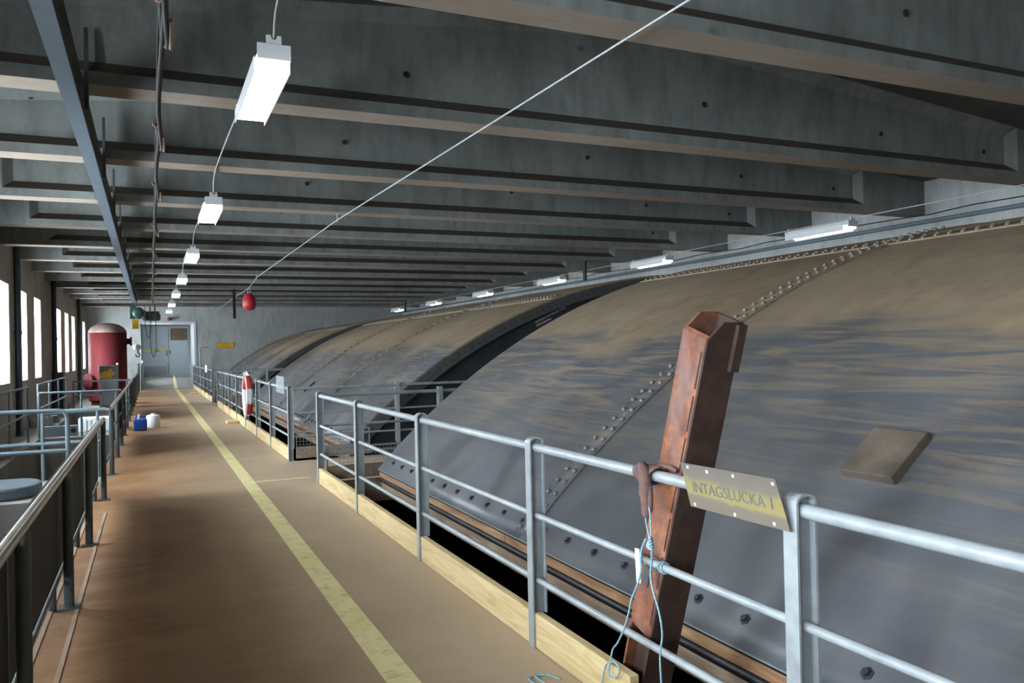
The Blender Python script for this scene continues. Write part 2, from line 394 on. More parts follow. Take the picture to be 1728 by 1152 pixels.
# yellow walkway line and the thin cross lines at the passages
struct(MB().box(1.01, 1.16, YB+.1, YE-.01, .0005, .003).build('trim_1', 'yellow'))
n = 2
for yy in (10.42, 26.6):
    struct(MB().box(1.17, 1.83, yy-.035, yy+.035, .0005, .003).build('trim_%d' % n, 'yellow')); n += 1
struct(MB().prism([(.99, .1), (1.16, .1), (1.12, 3.9), (1.03, 3.9)], 'z', 0, .004).build('trim_%d' % n, 'yellow')); n += 1
ramp_line = COL.objects['trim_%d' % (n-1)]
ramp_line.location = (0, YE, .014); ramp_line.rotation_euler = (math.atan2(.5-.003, DY-.8-YE), 0, 0)
for x in (-.45, -.60):
    struct(MB().box(x-.012, x+.012, 3.2, 9.2, .0005, .006).build('trim_%d' % n, 'oldwood')); n += 1

ORD = ['first', 'second', 'third', 'fourth', 'fifth', 'sixth', 'seventh', 'eighth', 'ninth', 'tenth', 'eleventh', 'twelfth', 'thirteenth', 'fourteenth', 'fifteenth', 'sixteenth', 'seventeenth', 'eighteenth', 'nineteenth', 'twentieth']
# ------------------------------------------------------------------ roof beams
def beam_mesh():
    w, dp, fh, ins = .155, .115, .105, .11
    x0, x1, xa, xb = XL+.002, XR-.002, -1.72, 10.75
    Z = lambda x: zc(x)-ZB-.002
    b = MB()
    for sg in (-1, 1):
        yo, yi = sg*w, sg*(w-dp)
        O = [(xa, yo, fh), (xb, yo, fh), (xb, yo, Z(xb)), (RIDGE_X, yo, Z(RIDGE_X)), (xa, yo, Z(xa))]
        I = [(xa+ins, yi, fh+ins), (xb-ins, yi, fh+ins), (xb-ins, yi, Z(xb)-ins), (RIDGE_X, yi, Z(RIDGE_X)-ins), (xa+ins, yi, Z(xa)-ins)]
        b.add(O+I, [(i, (i+1) % 5, (i+1) % 5+5, i+5) for i in range(5)]+[(5, 6, 7, 8, 9)])
        b.add([(x0, yo, 0), (x1, yo, 0), (xb, yo, fh), (xa, yo, fh)], [(0, 1, 2, 3)])
        b.add([(x0, yo, 0), (xa, yo, fh), (xa, yo, Z(xa)), (x0, yo, Z(x0))], [(0, 1, 2, 3)])
        b.add([(x1, yo, 0), (x1, yo, Z(x1)), (xb, yo, Z(xb)), (xb, yo, fh)], [(0, 1, 2, 3)])
    b.add([(x0, -w, 0), (x1, -w, 0), (x1, w, 0), (x0, w, 0)], [(0, 1, 2, 3)])
    for x in (x0, x1): b.add([(x, -w, 0), (x, w, 0), (x, w, Z(x)), (x, -w, Z(x))], [(0, 1, 2, 3)])
    b.add([(x0, -w, Z(x0)), (RIDGE_X, -w, Z(RIDGE_X)), (x1, -w, Z(x1)), (x1, w, Z(x1)), (RIDGE_X, w, Z(RIDGE_X)), (x0, w, Z(x0))], [(0, 1, 4, 5), (1, 2, 3, 4)])
    bm = bmesh.new(); me = b.mesh('roof_beam'); bm.from_mesh(me); bmesh.ops.remove_doubles(bm, verts=bm.verts, dist=1e-4)
    bmesh.ops.recalc_face_normals(bm, faces=bm.faces); bm.to_mesh(me); bm.free(); return me
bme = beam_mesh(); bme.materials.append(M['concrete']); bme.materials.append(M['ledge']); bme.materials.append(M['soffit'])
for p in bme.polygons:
    if p.normal.z > .5 and p.center.z < .3: p.material_index = 1      # upward ledge of the lower flange, shade put into its colour
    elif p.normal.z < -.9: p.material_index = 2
BY = [B0+BP*k for k in range(-6, 13)]
hole = MB().lathe([(.03, -.004), (.03, .004)], n=10, axis='y', smooth=False).mesh('bolt_hole'); hole.materials.append(M['pit'])
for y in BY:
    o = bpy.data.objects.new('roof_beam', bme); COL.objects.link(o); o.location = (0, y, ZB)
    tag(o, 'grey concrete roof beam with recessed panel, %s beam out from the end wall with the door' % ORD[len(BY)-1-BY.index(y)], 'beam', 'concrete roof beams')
    if 3 < y < 20:
        for x, z in ((-1.1, .62), (2.2, .42), (5.6, .5), (8.3, .42), (10.2, .35)):
            h = bpy.data.objects.new('bolt_hole', hole); COL.objects.link(h); h.parent = o; h.location = (x, -.057, z)

# ================================================================== SLUICE GATES
def arc(cx, cz, R, a): return cx-R*math.cos(a), cz+R*math.sin(a)
def gate(y0, y1, cx, cz, R, zl, label, seams, plate_y, near):
    a0 = math.asin((zl-cz)/R); a1 = math.radians(104)
    x0, z0 = arc(cx, cz, R, a0)
    root = thing('sluice_gate', label, 'gate', (cx, (y0+y1)/2, -4.0))
    hx = 6.42; ah = math.acos((cx-hx)/R)          # angle of the lengthwise seam
    N = 60
    def shell(ya, yb, aa, ab, r0, r1, n):
        b = MB(); k = max(2, int(n)); vs = []
        for i in range(k+1):
            a = aa+(ab-aa)*i/k
            for r in (r0, r1):
                x, z = arc(cx, cz, r, a); vs += [(x, ya, z), (x, yb, z)]
        fs = []
        for i in range(k):
            o = 4*i
            fs += [(o+2, o+3, o+7, o+6), (o, o+4, o+5, o+1), (o, o+2, o+6, o+4), (o+1, o+5, o+7, o+3)]
        fs += [(0, 1, 3, 2), (4*k, 4*k+2, 4*k+3, 4*k+1)]
        b.add(vs, fs, False); b.sm = [j % 4 == 0 and j < 4*k for j in range(len(fs))]
        return b
    edges = [y0]+seams+[y1]
    for ya, yb in zip(edges[:-1], edges[1:]):
        shell(ya+.002, yb-.002, a0, ah-.0004, R-.03, R, N*.7).build('skin_plate', 'gate', root)
        shell(ya+.002, yb-.002, ah+.0004, a1, R-.03, R, N*.5).build('skin_plate', 'gate', root)
    # riveted cover strips
    rm = MB().lathe([(.021, 0), (.020, .008), (.015, .018), (.006, .023)], n=8).mesh('rivet'); rm.materials.append(M['rivet'])
    def rivet_at(x, y, z, a, par, bag):
        if bag is not None: bag.append((x, y, z, a)); return
        r = bpy.data.objects.new('rivet', rm); COL.objects.link(r); r.parent = par
        r.location = (x, y, z); r.rotation_euler = (0, a-math.pi/2, 0)
    def strip_rivets(name_par, pts):
        bag = None if near else []
        for p in pts: rivet_at(*p, name_par, bag)
        if bag:
            b = MB()
            for x, y, z, a in bag:
                n_ = Vector((-math.cos(a), 0, math.sin(a))); t_ = Vector((math.sin(a), 0, math.cos(a)))
                b.obox(Vector((x, y, z))+n_*.012, t_, (0, 1, 0), n_, .026, .026, .014)
            o = b.build('rivet_row', 'rivet', name_par); o['kind'] = 'stuff'
    for s in seams:
        st = shell(s-.11, s+.11, a0+.004, a1, R, R+.010, N).build('seam_strip', 'gate', root)
        pts = []; step = .115 if near else .17
        k = int((ah+.1-a0)*R/step)
        for i in range(k):
            a = a0+.01+i*step/R
            for dy in (-.06, .06):
                aa = a; x, z = arc(cx, cz, R+.012, aa); pts.append((x, s+dy, z, aa))
        if near and s < 2: pts = []
        strip_rivets(st, pts)
    w = .20/R
    st = shell(y0+.01, y1-.01, ah-w/2, ah+w/2, R, R+.010, 3).build('seam_strip', 'gate', root)
    pts = []; step = .13; y = min(y1-.1, 12 if near else y1-.1)
    lo_y = 3.6 if near else y0+.1
    while y > lo_y:
        for da in (-w*.28, w*.28):
            x, z = arc(cx, cz, R+.012, ah+da); pts.append((x, y-(step*.5 if da > 0 else 0), z, ah+da))
        y -= step
    strip_rivets(st, pts)
    # end rims and dark end plates
    for ye, sg in ((y0, 1), (y1, -1)):
        rim = shell(min(ye, ye+sg*.06), max(ye, ye+sg*.06), a0, a1, R-.20, R-.031, N*.7).build('end_rim', 'gaterim', root)
        if sg == 1:
            strip = [arc(cx, cz, R-.12, a0+(a1-a0)*i/70)+(a0+(a1-a0)*i/70,) for i in range(1, 56)]
            b = MB()
            for x, z, a in strip: b.lathe([(.016, -.008), (.016, 0), (.01, .0)], c=(x, ye, z), n=6, axis='y', smooth=False)
            o = b.build('rivet_row', 'gatedark', rim); o['kind'] = 'stuff'
        yp = ye+sg*.10
        shell(min(yp, yp+sg*.02), max(yp, yp+sg*.02), a0, a1, R-3.2, R-.201, N*.7).build('end_plate', 'gatedark', root)
    # lip: seal edge, stained timber, rubber tube, sill timber
    L0, L1 = y0+.02, y1-.02
    MB().box(x0-.006, x0+.05, L0, L1, z0-.022, z0-.010).build('seal_edge', 'black', root)
    MB().box(x0-.009, x0+.05, L0, L1, z0-.0095, z0-.001).build('bare_edge', 'galv', root)
    yy = L0; i = 0
    while yy < L1-.1:
        ln = min(3.4, L1-yy)
        MB().box(x0+.012, x0+.16, yy+.004, yy+ln-.004, z0-.095, z0-.026).build('lip_timber', 'rustwood', root)
        MB().prism([(x0+.03, z0-.16), (x0+.05, z0-.30), (x0+.2, z0-.30), (x0+.2, z0-.16)], 'y', yy+.004, yy+ln-.004).build('sill_timber', 'oldwood', root)
        yy += ln
    MB().tube([(x0+.03, L0, z0-.127), (x0+.03, L1, z0-.127)], .03, 10).build('rubber_tube', 'black', root)
    # lip bolts
    bm_ = MB().lathe([(.030, 0), (.030, .004), (.017, .005), (.017, .02)], n=6, smooth=False).mesh('lip_bolt'); bm_.materials.append(M['gatedark'])
    par = root; y = y1-.36; cnt = 0
    while y > (1.2 if near else y0):
        a = a0+.135/R; x, z = arc(cx, cz, R, a)
        o = bpy.data.objects.new('lip_bolt', bm_); COL.objects.link(o); o.parent = root; o.matrix_parent_inverse = Matrix.Translation(-root.location)
        o.location = (x, y, z); o.rotation_euler = (0, a-math.pi/2, 0); y -= .36
    # lifting plate welded at mid length
    yc, xw, th = plate_y
    a = math.acos((cx-3.40)/R); x, z = arc(cx, cz, R+th/2, a)
    n_ = Vector((-math.cos(a), 0, math.sin(a))); t_ = Vector((math.sin(a), 0, math.cos(a)))
    MB().obox((x, yc, z), t_, (0, 1, 0), n_, .165, xw, th/2).build('lifting_plate', 'rustdark' if not near else 'weldplate', root, .004)
    return root, a0
G1 = (8.6, -5.6, 8.4, .17); G2 = (9.2, -6.1, 9.0, .17)
g1, _ = gate(-4.45, 9.55, *G1, 'curved steel sluice gate streaked with tan dust, rusty column leaning before it', [-.4, 5.48], (2.93, .16, .05), True)
g2, _ = gate(12.26, 25.84, *G2, 'curved steel sluice gate behind the red and white lifebuoy, white lettering on its end', [16.3, 20.4], (19.1, .03, .03), False)
g3, _ = gate(28.32, YE-.02, *G2, 'curved steel sluice gate running up to the end wall beside the yellow sign', [32.3, 36.9], (35.0, .03, .03), False)
# warning lettering on the end plate of the second gate
for i, s in enumerate(['LUCKAN KAN FÄLLAS UTAN', 'FÖRVARNING']):
    me = text_mesh(s, .050, 'warning_lettering', .0008)
    o = link('warning_lettering', me, 'whiteink', g2); o['kind'] = 'stuff'
    o.matrix_basis = Matrix.Translation((6.04+i*.02, 12.355, 2.012-.062*i)) @ Matrix.Rotation(math.radians(-24), 4, 'Y') @ Matrix.Rotation(math.radians(90), 4, 'X')

# ================================================================== GUARD RAILINGS
RX = 1.83; RW = .085; RH = 1.09           # walkway face of posts, width of post, height
def post_mesh(base=0.0):
    """flat bar bent over a web plate: U shaped post with a rounded top, web facing along the walkway"""
    b = MB(); hw = RW/2; th = .009; dp = .03; H = RH+.03
    out = [(-hw, base)]; inn = [(-hw+th, base)]
    for k in range(9):
        a = math.pi-math.pi*k/8; out.append((hw*math.cos(a), H-hw*.7+hw*.7*math.sin(a))); inn.append(((hw-th)*math.cos(a), H-hw*.7+(hw*.7-th)*math.sin(a)))
    out.append((hw, base+.18)); inn.append((hw-th, base+.18))
    n = len(out)
    vs = [(p[0], y, p[1]) for y in (-dp, dp) for p in out+inn]
    fs = []
    for i in range(n-1):
        fs += [(i, i+1, i+1+2*n, i+2*n), (n+i, n+i+2*n, n+i+1+2*n, n+i+1), (i, n+i, n+i+1, i+1), (2*n+i, 2*n+i+1, 3*n+i+1, 3*n+i)]
    fs += [(0, 2*n, 3*n, n), (n-1, 2*n-1, 4*n-1, 3*n-1)]
    b.add(vs, fs)
    return b
def web_mesh():
    b = MB(); hw = RW/2-.0095; H = RH+.019
    prof = [(-hw, .0)]+[(hw*math.cos(math.pi-math.pi*k/8), H-hw*.7+hw*.7*math.sin(math.pi*k/8)) for k in range(9)]+[(hw, .18), (hw, .0)]
    return b.prism(prof, 'y', -.004, .004)
pme = post_mesh().mesh('post'); pme.materials.append(M['galv'])
wme = web_mesh().mesh('post_web'); wme.materials.append(M['galvdull'])
ZR = (1.065, .70, .355); TR = (.024, .0165, .0165)
def railing(ys, cross, label, boards=None, cross_y=None):
    cx = RX+RW/2
    root = thing('guard_railing', label, 'railing', (cx, (ys[0]+ys[-1])/2, 0))
    def post(x, y, rz=0):
        p = bpy.data.objects.new('post', pme); COL.objects.link(p); p.parent = root; p.matrix_parent_inverse = Matrix.Translation(-root.location); p.location = (x, y, 0); p.rotation_euler.z = rz
        q = bpy.data.objects.new('post_web', wme); COL.objects.link(q); q.parent = p
    for y in ys: post(cx, y)
    for nm, z, r in zip(('top_rail', 'mid_rail', 'low_rail'), ZR, TR):
        for a, c in zip(ys[:-1], ys[1:]):
            lo, hi = a+.005, c-.005
            MB().tube([(cx, lo, z), (cx, hi, z)], r, 12).build(nm, 'galv', root)
    for (ya, yb) in (boards or [(a+.012, c-.012) for a, c in zip(ys[:-1], ys[1:])]):
        MB().box(RX+.012, RX+.058, ya, yb, .004, .185).build('toe_board', 'pine', root, .003)
    for (yc, side, xs) in cross:        # rail returning along the passage
        for nm, z, r in zip(('top_rail', 'mid_rail', 'low_rail'), ZR, TR):
            pts = [(cx, yc, z), (cx+.06, yc+side*.0, z)]+[(x, yc, z) for x in xs]
            MB().tube(pts, r*.95, 10).build(nm, 'galvdull', root)
        for x in xs[:-1]: post(x, yc, math.pi/2)
        x0, x1 = RX+.12, min(xs[0]-.06, 3.05)
        # mesh guard and kick board at foot
        MB().box(x0, x1, yc-.012, yc+.012, .03, .20).build('kick_board', 'oldwood', root)
        f = MB(); 
        f.tube([(x0, yc, .42), (x1, yc, .42)], .012, 8); f.tube([(x0, yc, .03), (x0, yc, .42)], .008, 6); f.tube([(x1, yc, .03), (x1, yc, .42)], .008, 6)
        k = int((x1-x0)/.05)
        for i in range(1, k): f.tube([(x0+i*.05, yc-.014, .03), (x0+i*.05, yc-.014, .42)], .0022, 4, False)
        for i in range(1, 8): f.tube([(x0, yc-.014, .03+i*.05), (x1, yc-.014, .03+i*.05)], .0022, 4, False)
        f.build('mesh_guard', 'galvdull', root)
    return root
P1 = [-3.9, -1.95, 0.0, 1.95, 3.88, 5.86, 7.88, 9.88]
bd = [(a+.012, c-.012) for a, c in zip(P1[:-1], P1[1:])]
bd[3:4] = [(1.962, 2.72), (2.93, 3.868)]
r1 = railing(P1, [(9.88, -1, [3.42, 4.6])], 'galvanised guard railing with pine toe boards carrying the metal sign and rope', bd)
P2 = [12.15+1.97*k for k in range(8)]
r2 = railing(P2, [(12.15, 1, [3.50, 5.0]), (P2[-1], -1, [3.3, 4.4])], 'galvanised guard railing with pine toe boards carrying the lifebuoy')
P3 = [28.2+2.1*k for k in range(7)]
r3 = railing(P3, [(28.2, 1, [3.1, 4.2])], 'galvanised guard railing with pine toe boards meeting the end wall')

# ------------------------------------------------------------------ left railing (window side)
LX = -.50; LH = .90
def left_rail(ys, label, panel, low):
    root = thing('pipe_railing', label, 'railing', (LX, (ys[0]+ys[-1])/2, 0))
    MB().tube([(LX, ys[0], LH), (LX, ys[-1]+.04, LH)], .027, 14).build('handrail', 'railbar', root)
    for y in ys:
        p = MB().tube([(LX, y, .0), (LX, y, LH-.02)], .030, 12).build('post', 'darkpost', root)
        MB().box(LX-.06, LX+.06, y-.06, y+.06, 0, .012).build('foot_plate', 'darkpost', p)
        MB().tube([(LX-.09, y-.02, .0), (LX-.09, y-.02, .20)], .022, 8).build('foot_socket', 'darkpost', p)
    if panel:
        for a, c in zip(ys[:-1], ys[1:]):
            if panel is not True and (a, c) not in panel: continue
            MB().box(LX-.07, LX-.055, a+.01, c-.01, .24, LH-.03).build('infill_sheet', 'rubber', root)
        MB().tube([(LX-.06, ys[0], .20), (LX-.06, ys[-1], .20)], .012, 8).build('low_bar', 'darkpost', root)
    if low:
        for z in (.30, .60): MB().tube([(LX, ys[0], z), (LX, ys[-1], z)], .014, 8).build('mid_bar', 'darkpost', root)
    return root
left_rail([-4.0, -2.0, 0, 2.0, 3.9, 5.85, 7.7, 10.05], 'dark pipe railing with worn handrail and black sheet, beside the finned pipe', True, False)
left_rail([12.15, 14.1, 16.05, 18.0, 19.95, 21.9, 23.85, 25.8], 'dark pipe railing with worn handrail, past the cross walk beside the cans', [(14.1, 16.05), (16.05, 18.0), (21.9, 23.85), (23.85, 25.8)], True)
left_rail([28.3, 30.3, 32.3, 34.3, 36.3, 38.3], 'dark pipe railing with worn handrail beside the red tank', False, True)

# ================================================================== THE RUSTY COLUMN, SIGN, ROPE
Acol = Vector((0, 2.468-2.896, 1.61-.348)).normalized(); Tcol = Acol.cross(Vector((1, 0, 0))).normalized()
if Tcol.y < 0: Tcol = -Tcol
Ocol = Vector((1.93, 2.896, .348))
def cpt(s, t, h): return Ocol+Vector((s, 0, 0))+Tcol*t+Acol*h
root = thing('steel_column', 'rusty hollow steel column leaning behind the galvanised railing', 'column', cpt(.08, .07, -1.1))
HT, HB = 1.335, -1.15
def plate(s0, s1, t0, t1, h0, top, mat, name):
    """plate standing in the section; top(s) gives its cut height"""
    vs = [cpt(s, t, h0) for s, t in ((s0, t0), (s1, t0), (s1, t1), (s0, t1))]+[cpt(s, t, top(s)) for s, t in ((s0, t0), (s1, t0), (s1, t1), (s0, t1))]
    return MB().add(vs, [(0, 3, 2, 1), (4, 5, 6, 7), (0, 1, 5, 4), (1, 2, 6, 5), (2, 3, 7, 6), (3, 0, 4, 7)]).build(name, mat, root)
cut = lambda s: HT+min(s, .06)*1.15
plate(0, .012, .004, .146, -.02, cut, 'rust', 'face_plate')
plate(.045, .055, .013, .137, HB, lambda s: -.02, 'rustdark', 'face_plate')
plate(.143, .155, .0, .15, HB, cut, 'rustdark', 'back_plate')
b = MB()
side = [(0, HB), (.155, HB), (.155, cut(.155)), (.06, cut(.06)), (0, HT)]
for nm, t0, t1, mt in (('side_plate', -.006, .006, 'rustdark'), ('side_plate', .144, .156, 'rust')):
    n5 = len(side); vs = [cpt(s, t0, h) for s, h in side]+[cpt(s, t1, h) for s, h in side]
    MB().add(vs, [tuple(range(n5)), tuple(range(2*n5-1, n5-1, -1))]+[(i, i+n5, (i+1) % n5+n5, (i+1) % n5) for i in range(n5)]).build(nm, mt, root)
b = MB()
for s0, s1, t0, t1, h0, h1 in ((.118, .158, -.028, -.0065, 1.21, 1.40),):
    vs = [cpt(s, t, h) for h in (h0, h1) for s, t in ((s0, t0), (s1, t0), (s1, t1), (s0, t1))]
    b.add(vs, [(0, 3, 2, 1), (4, 5, 6, 7), (0, 1, 5, 4), (1, 2, 6, 5), (2, 3, 7, 6), (3, 0, 4, 7)])
b.build('end_bar', 'rustdark', root)
b = MB(); h = .05
while h < 1.28:
    vs = [cpt(s, t, hh) for hh in (h, h+.15) for s, t in ((-.0012, .014), (.0, .014), (.0, .022), (-.0012, .022))]
    b.add(vs, [(0, 3, 2, 1), (4, 5, 6, 7), (0, 1, 5, 4), (1, 2, 6, 5), (2, 3, 7, 6), (3, 0, 4, 7)]); h += .18
b.build('weld_gap', 'pit', root)
sg_ = MB(); c0 = cpt(-.003, .10, .24); sg_.obox(c0, (1, 0, 0), Tcol, Acol, .003, .022, .045); sg_.build('lug', 'gaterim', root)

sign = thing('name_plate', 'tarnished metal sign plate reading INTAGSLUCKA 1 hung on the top rail', 'sign', (1.80, 2.2, 1.0))
TL, TR_, BR, BL = Vector((1.788, 2.46, 1.16)), Vector((1.788, 1.965, 1.168)), Vector((1.812, 1.93, 1.005)), Vector((1.812, 2.435, 1.0))
nn = (TR_-TL).cross(BL-TL).normalized()
vs = [p for p in (TL, TR_, BR, BL)]+[p+nn*.003 for p in (TL, TR_, BR, BL)]
MB().add(vs, [(0, 1, 2, 3), (7, 6, 5, 4), (0, 4, 5, 1), (1, 5, 6, 2), (2, 6, 7, 3), (3, 7, 4, 0)]).build('plate', 'sign', sign)
ex = (TR_-TL).normalized(); ey = (TL-BL).normalized(); ey = (ey-ex*ey.dot(ex)).normalized(); ez = ex.cross(ey)
me = text_mesh('INTAGSLUCKA 1', .0565, 'lettering', .0004)
o = link('lettering', me, 'ink', sign); o['kind'] = 'stuff'
o.matrix_basis = Matrix.Translation(BL+ex*.03+ey*.060+ez*.0015) @ Matrix((ex, ey, ez)).transposed().to_4x4()
for fx, fy in ((.02, .15), (.13, .145), (.27, .147), (.46, .145), (.03, .012), (.25, .01), (.44, .012)):
    c = BL+ex*fx+ey*fy+ez*.001
    b = MB(); b.obox(c, ex, ey, ez, .005, .005, .0015); b.build('screw', 'white', sign)

ropeA = [(1.81, 2.733, .819), (1.81, 2.765, .772), (1.81, 2.776, .721), (1.81, 2.773, .685), (1.81, 2.802, .618), (1.81, 2.85, .544), (1.812, 2.88, .473), (1.814, 2.92, .399), (1.816, 2.981, .316), (1.82, 3.026, .275), (1.82, 3.049, .216), (1.82, 3.067, .158), (1.82, 3.047, .144), (1.82, 2.997, .165), (1.82, 2.976, .203), (1.82, 3.009, .222), (1.825, 3.059, .205), (1.825, 3.096, .181), (1.825, 3.118, .139), (1.82, 3.151, .06), (1.80, 3.249, .012), (1.74, 3.37, .008)]
ropeB = [(1.81, 2.697, .799), (1.815, 2.703, .738), (1.82, 2.723, .674), (1.82, 2.708, .618), (1.82, 2.681, .567), (1.82, 2.659, .515), (1.82, 2.65, .448), (1.82, 2.669, .359), (1.824, 2.664, .20)]
def smooth(pts, n=4):
    P = [Vector(p) for p in pts]; out = []
    for i in range(len(P)-1):
        a, b_, c, e = P[max(i-1, 0)], P[i], P[i+1], P[min(i+2, len(P)-1)]
        for k in range(n):
            t = k/n
            out.append(.5*((2*b_)+(c-a)*t+(2*a-5*b_+4*c-e)*t*t+(3*b_-a-3*c+e)*t**3))
    return out+[P[-1]]
rp = thing('nylon_rope', 'knotted light blue nylon rope hanging from the brown webbing on the rail', 'rope', (1.80, 2.8, .0))
MB().tube(smooth(ropeA), .0042, 7).build('strand', 'rope', rp)
MB().tube(smooth(ropeB), .0042, 7).build('strand', 'rope', rp)
MB().tube(smooth([(1.81, 2.704, .816), (1.812, 2.718, .84), (1.812, 2.738, .914), (1.815, 2.72, .95), (1.812, 2.704, .923), (1.812, 2.699, .85), (1.81, 2.70, .81)]), .0035, 7).build('loop', 'rope', rp)
k = MB()
for i in range(5):
    a = i*.9; k.tube([(1.81+.011*math.cos(q), 2.704+.016*math.sin(q+a*.3), .79+i*.009+.006*math.sin(q+a)) for q in [2*math.pi*j/12 for j in range(12)]], .0055, 6, closed=True)
k.build('knot', 'rope', rp)
for i, y in enumerate((2.695, 2.712, 2.77)):
    MB().tube([(RX+RW/2+.0215*math.cos(q), y+.004*math.sin(q), .70+.0215*math.sin(q)) for q in [2*math.pi*j/14 for j in range(14)]], .0042, 6, closed=True).build('hitch', 'rope', rp)
for x, y0_, y1_ in ((1.70, 3.30, 3.52), (1.66, 3.34, 3.50)):
    MB().tube(smooth([(1.74, 3.37, .008), (x, y0_, .008), (x-.03, y1_, .008), (1.73, 3.5, .008), (1.76, 3.42, .009)]), .0042, 6).build('coil', 'rope', rp)
wb = thing('webbing_strap', 'brown webbing strap wrapped round the top rail and hanging in a point', 'strap', (1.82, 2.77, .91))
cx_ = RX+RW/2
def wrap(y, tilt, w_, mat, nm, r=.032):
    b = MB(); n_ = 16; vs = []
    for j in range(n_):
        q = 2*math.pi*j/n_
        for dw in (-w_, w_):
            for rr in (r-.004, r+.004):
                vs.append((cx_+rr*math.cos(q), y+dw+tilt*math.sin(q), 1.065+rr*math.sin(q)))
    fs = []
    for j in range(n_):
        o = 4*j; e = 4*((j+1) % n_); fs += [(o, o+2, e+2, e), (o+1, e+1, e+3, o+3), (o, e, e+1, o+1), (o+2, o+3, e+3, e+2)]
    b.add(vs, fs, True); return b.build(nm, mat, wb)
wrap(2.84, .012, .022, 'cloth', 'wrap', .033); wrap(2.775, -.03, .034, 'cloth', 'wrap', .040); wrap(2.805, .035, .016, 'clothblue', 'wrap', .036)
MB().tube(smooth([(1.842, 2.80, 1.10), (1.828, 2.765, 1.085), (1.82, 2.745, 1.04), (1.815, 2.738, .98), (1.813, 2.732, .92), (1.812, 2.728, .905)]), [.022]*4+[.026]*8+[.020]*5+[.015]*3+[.005], 8).build('tail', 'cloth', wb)
MB().tube(smooth([(1.835, 2.775, 1.085), (1.828, 2.745, 1.06), (1.826, 2.722, 1.0), (1.824, 2.722, .93)]), [.013]*13, 8).build('tail', 'cloth', wb)
MB().tube(smooth([(1.88, 2.76, 1.10), (1.90, 2.70, 1.105), (1.916, 2.66, 1.09)]), .010, 8).build('strap_end', 'cloth', wb)
MB().obox((1.836, 2.836, .682), (1, 0, 0), (0, 1, -.06), (0, .06, 1), .002, .016, .07).build('cable_tag', 'white', rp)

# ================================================================== LIFEBUOY AND SMALL THINGS ON THE RAILINGS
lb = thing('lifebuoy', 'red and white lifebuoy with white grab line hung on the railing', 'lifebuoy', (1.755, 16.75, .34))
for k in range(8):
    a0_, a1_ = k*math.pi/4+math.pi/8, (k+1)*math.pi/4+math.pi/8
    pts = [(1.755, 16.75+.34*math.cos(a0_+(a1_-a0_)*j/6), .76+.34*math.sin(a0_+(a1_-a0_)*j/6)) for j in range(7)]
    MB().tube(pts, .068, 12).build('ring_segment', 'redbuoy' if k in (0, 1, 2, 4) else 'white', lb)
MB().tube([(1.70, 16.75+.425*math.cos(q), .77+(.425+.03*math.cos(4*q))*math.sin(q)) for q in [2*math.pi*j/40 for j in range(40)]], .011, 6, closed=True).build('grab_line', 'white', lb)
lh = thing('notice_holder', 'clear plastic notice holder clipped on the top rail', 'holder', (1.82, 12.75, .98))
MB().box(1.818, 1.826, 12.4, 13.2, .98, 1.24).build('pocket', 'acrylic', lh)
MB().lathe([(.035, -.002), (.035, .002)], c=(1.815, 12.8, 1.15), n=14, axis='x', smooth=False).build('clip_disc', 'galvdull', lh)
nt = MB().obox((1.844, 17.6, 1.10), (1, 0, 0), (0, 1, .15), (0, -.15, 1), .002, .28, .10).build('paper_notice', 'paper')
tag(nt, 'small pale paper notice stuck on the top rail beside the lifebuoy', 'notice')
nt = MB().obox((1.844, 31.4, 1.08), (1, 0, 0), (0, 1, 0), (0, 0, 1), .002, .5, .13).build('paper_notice', 'paper')
tag(nt, 'narrow pale notice hung on the railing that meets the end wall', 'notice')
for i, (x, y, l) in enumerate(((1.70, 19.6, .42), (1.62, 35.8, .40))):
    b = MB().box(x-.13, x+.11, y-l/2, y+l/2, .0, .055)
    tag(b.build('timber_block', 'pine', None, .004), ('flat pine offcut lying on the floor near the lifebuoy', 'flat pine offcut lying on the floor near the end wall')[i], 'timber')
tag(MB().box(1.62, 1.80, 3.05, 3.35, 0, .004).build('timber_shim', 'pine'), 'thin pine shim lying by the toe board under the rope', 'timber')

# ================================================================== LAMPS
def make_lamp(label, group):
    root = thing('ceiling_lamp', label, 'lamp', (0, 0, 0), group)
    L, w = 1.34, .105
    MB().prism([(-w*.72, 0), (w*.72, 0), (w*.92, -.05), (w, -.075), (-w, -.075), (-w*.92, -.05)], 'y', 0, L).build('housing', 'lampbody', root)
    MB().prism([(-w*.97, -.0755), (w*.97, -.0755), (w*.9, -.125), (-w*.9, -.125)], 'y', .025, L-.025).build('diffuser', 'tube', root)
    for s in (-1, 1): MB().box(s*w*1.03-.003, s*w*1.03+.003, .09, L, -.15, -.055).build('side_reflector', 'lampbody', root)
    for y in (.0, L-.0):
        MB().box(-w*.96, w*.96, y-.012, y+.012, -.10, -.004).build('end_cap', 'lampbody', root)
        MB().prism([(-.045, 0), (.045, 0), (.045, .05), (.02, .05), (.012, .025), (-.012, .025), (-.02, .05), (-.045, .05)], 'y', y-.01, y+.01).build('hanger_clip', 'lampbody', root)
    return root
LXc, LZ = .735, 3.53
LY = [5.14, 10.4, 15.6, 20.75, 25.9, 31.05, 35.9]
l0 = make_lamp('white fluorescent lamp hanging in the row above the walkway', 'lamps above the walkway')
l0.location = (LXc, LY[0], LZ)
lab = 'white fluorescent lamp above the walkway, %s in its row from the end wall'
l0['label'] = lab % ORD[6]
for i, y in enumerate(LY[1:]): copy_thing(l0, (LXc, y, LZ), lab % ORD[5-i])
copy_thing(l0, (LXc, -.1, LZ), lab % ORD[7])
l1 = make_lamp('white fluorescent lamp hanging in the row above the gates near the far wall', 'lamps above the gates')
RY = [4.3, 9.14, 13.97, 18.75, 23.7, 28.7, 33.7]
l1.location = (10.0, RY[0], 3.47)
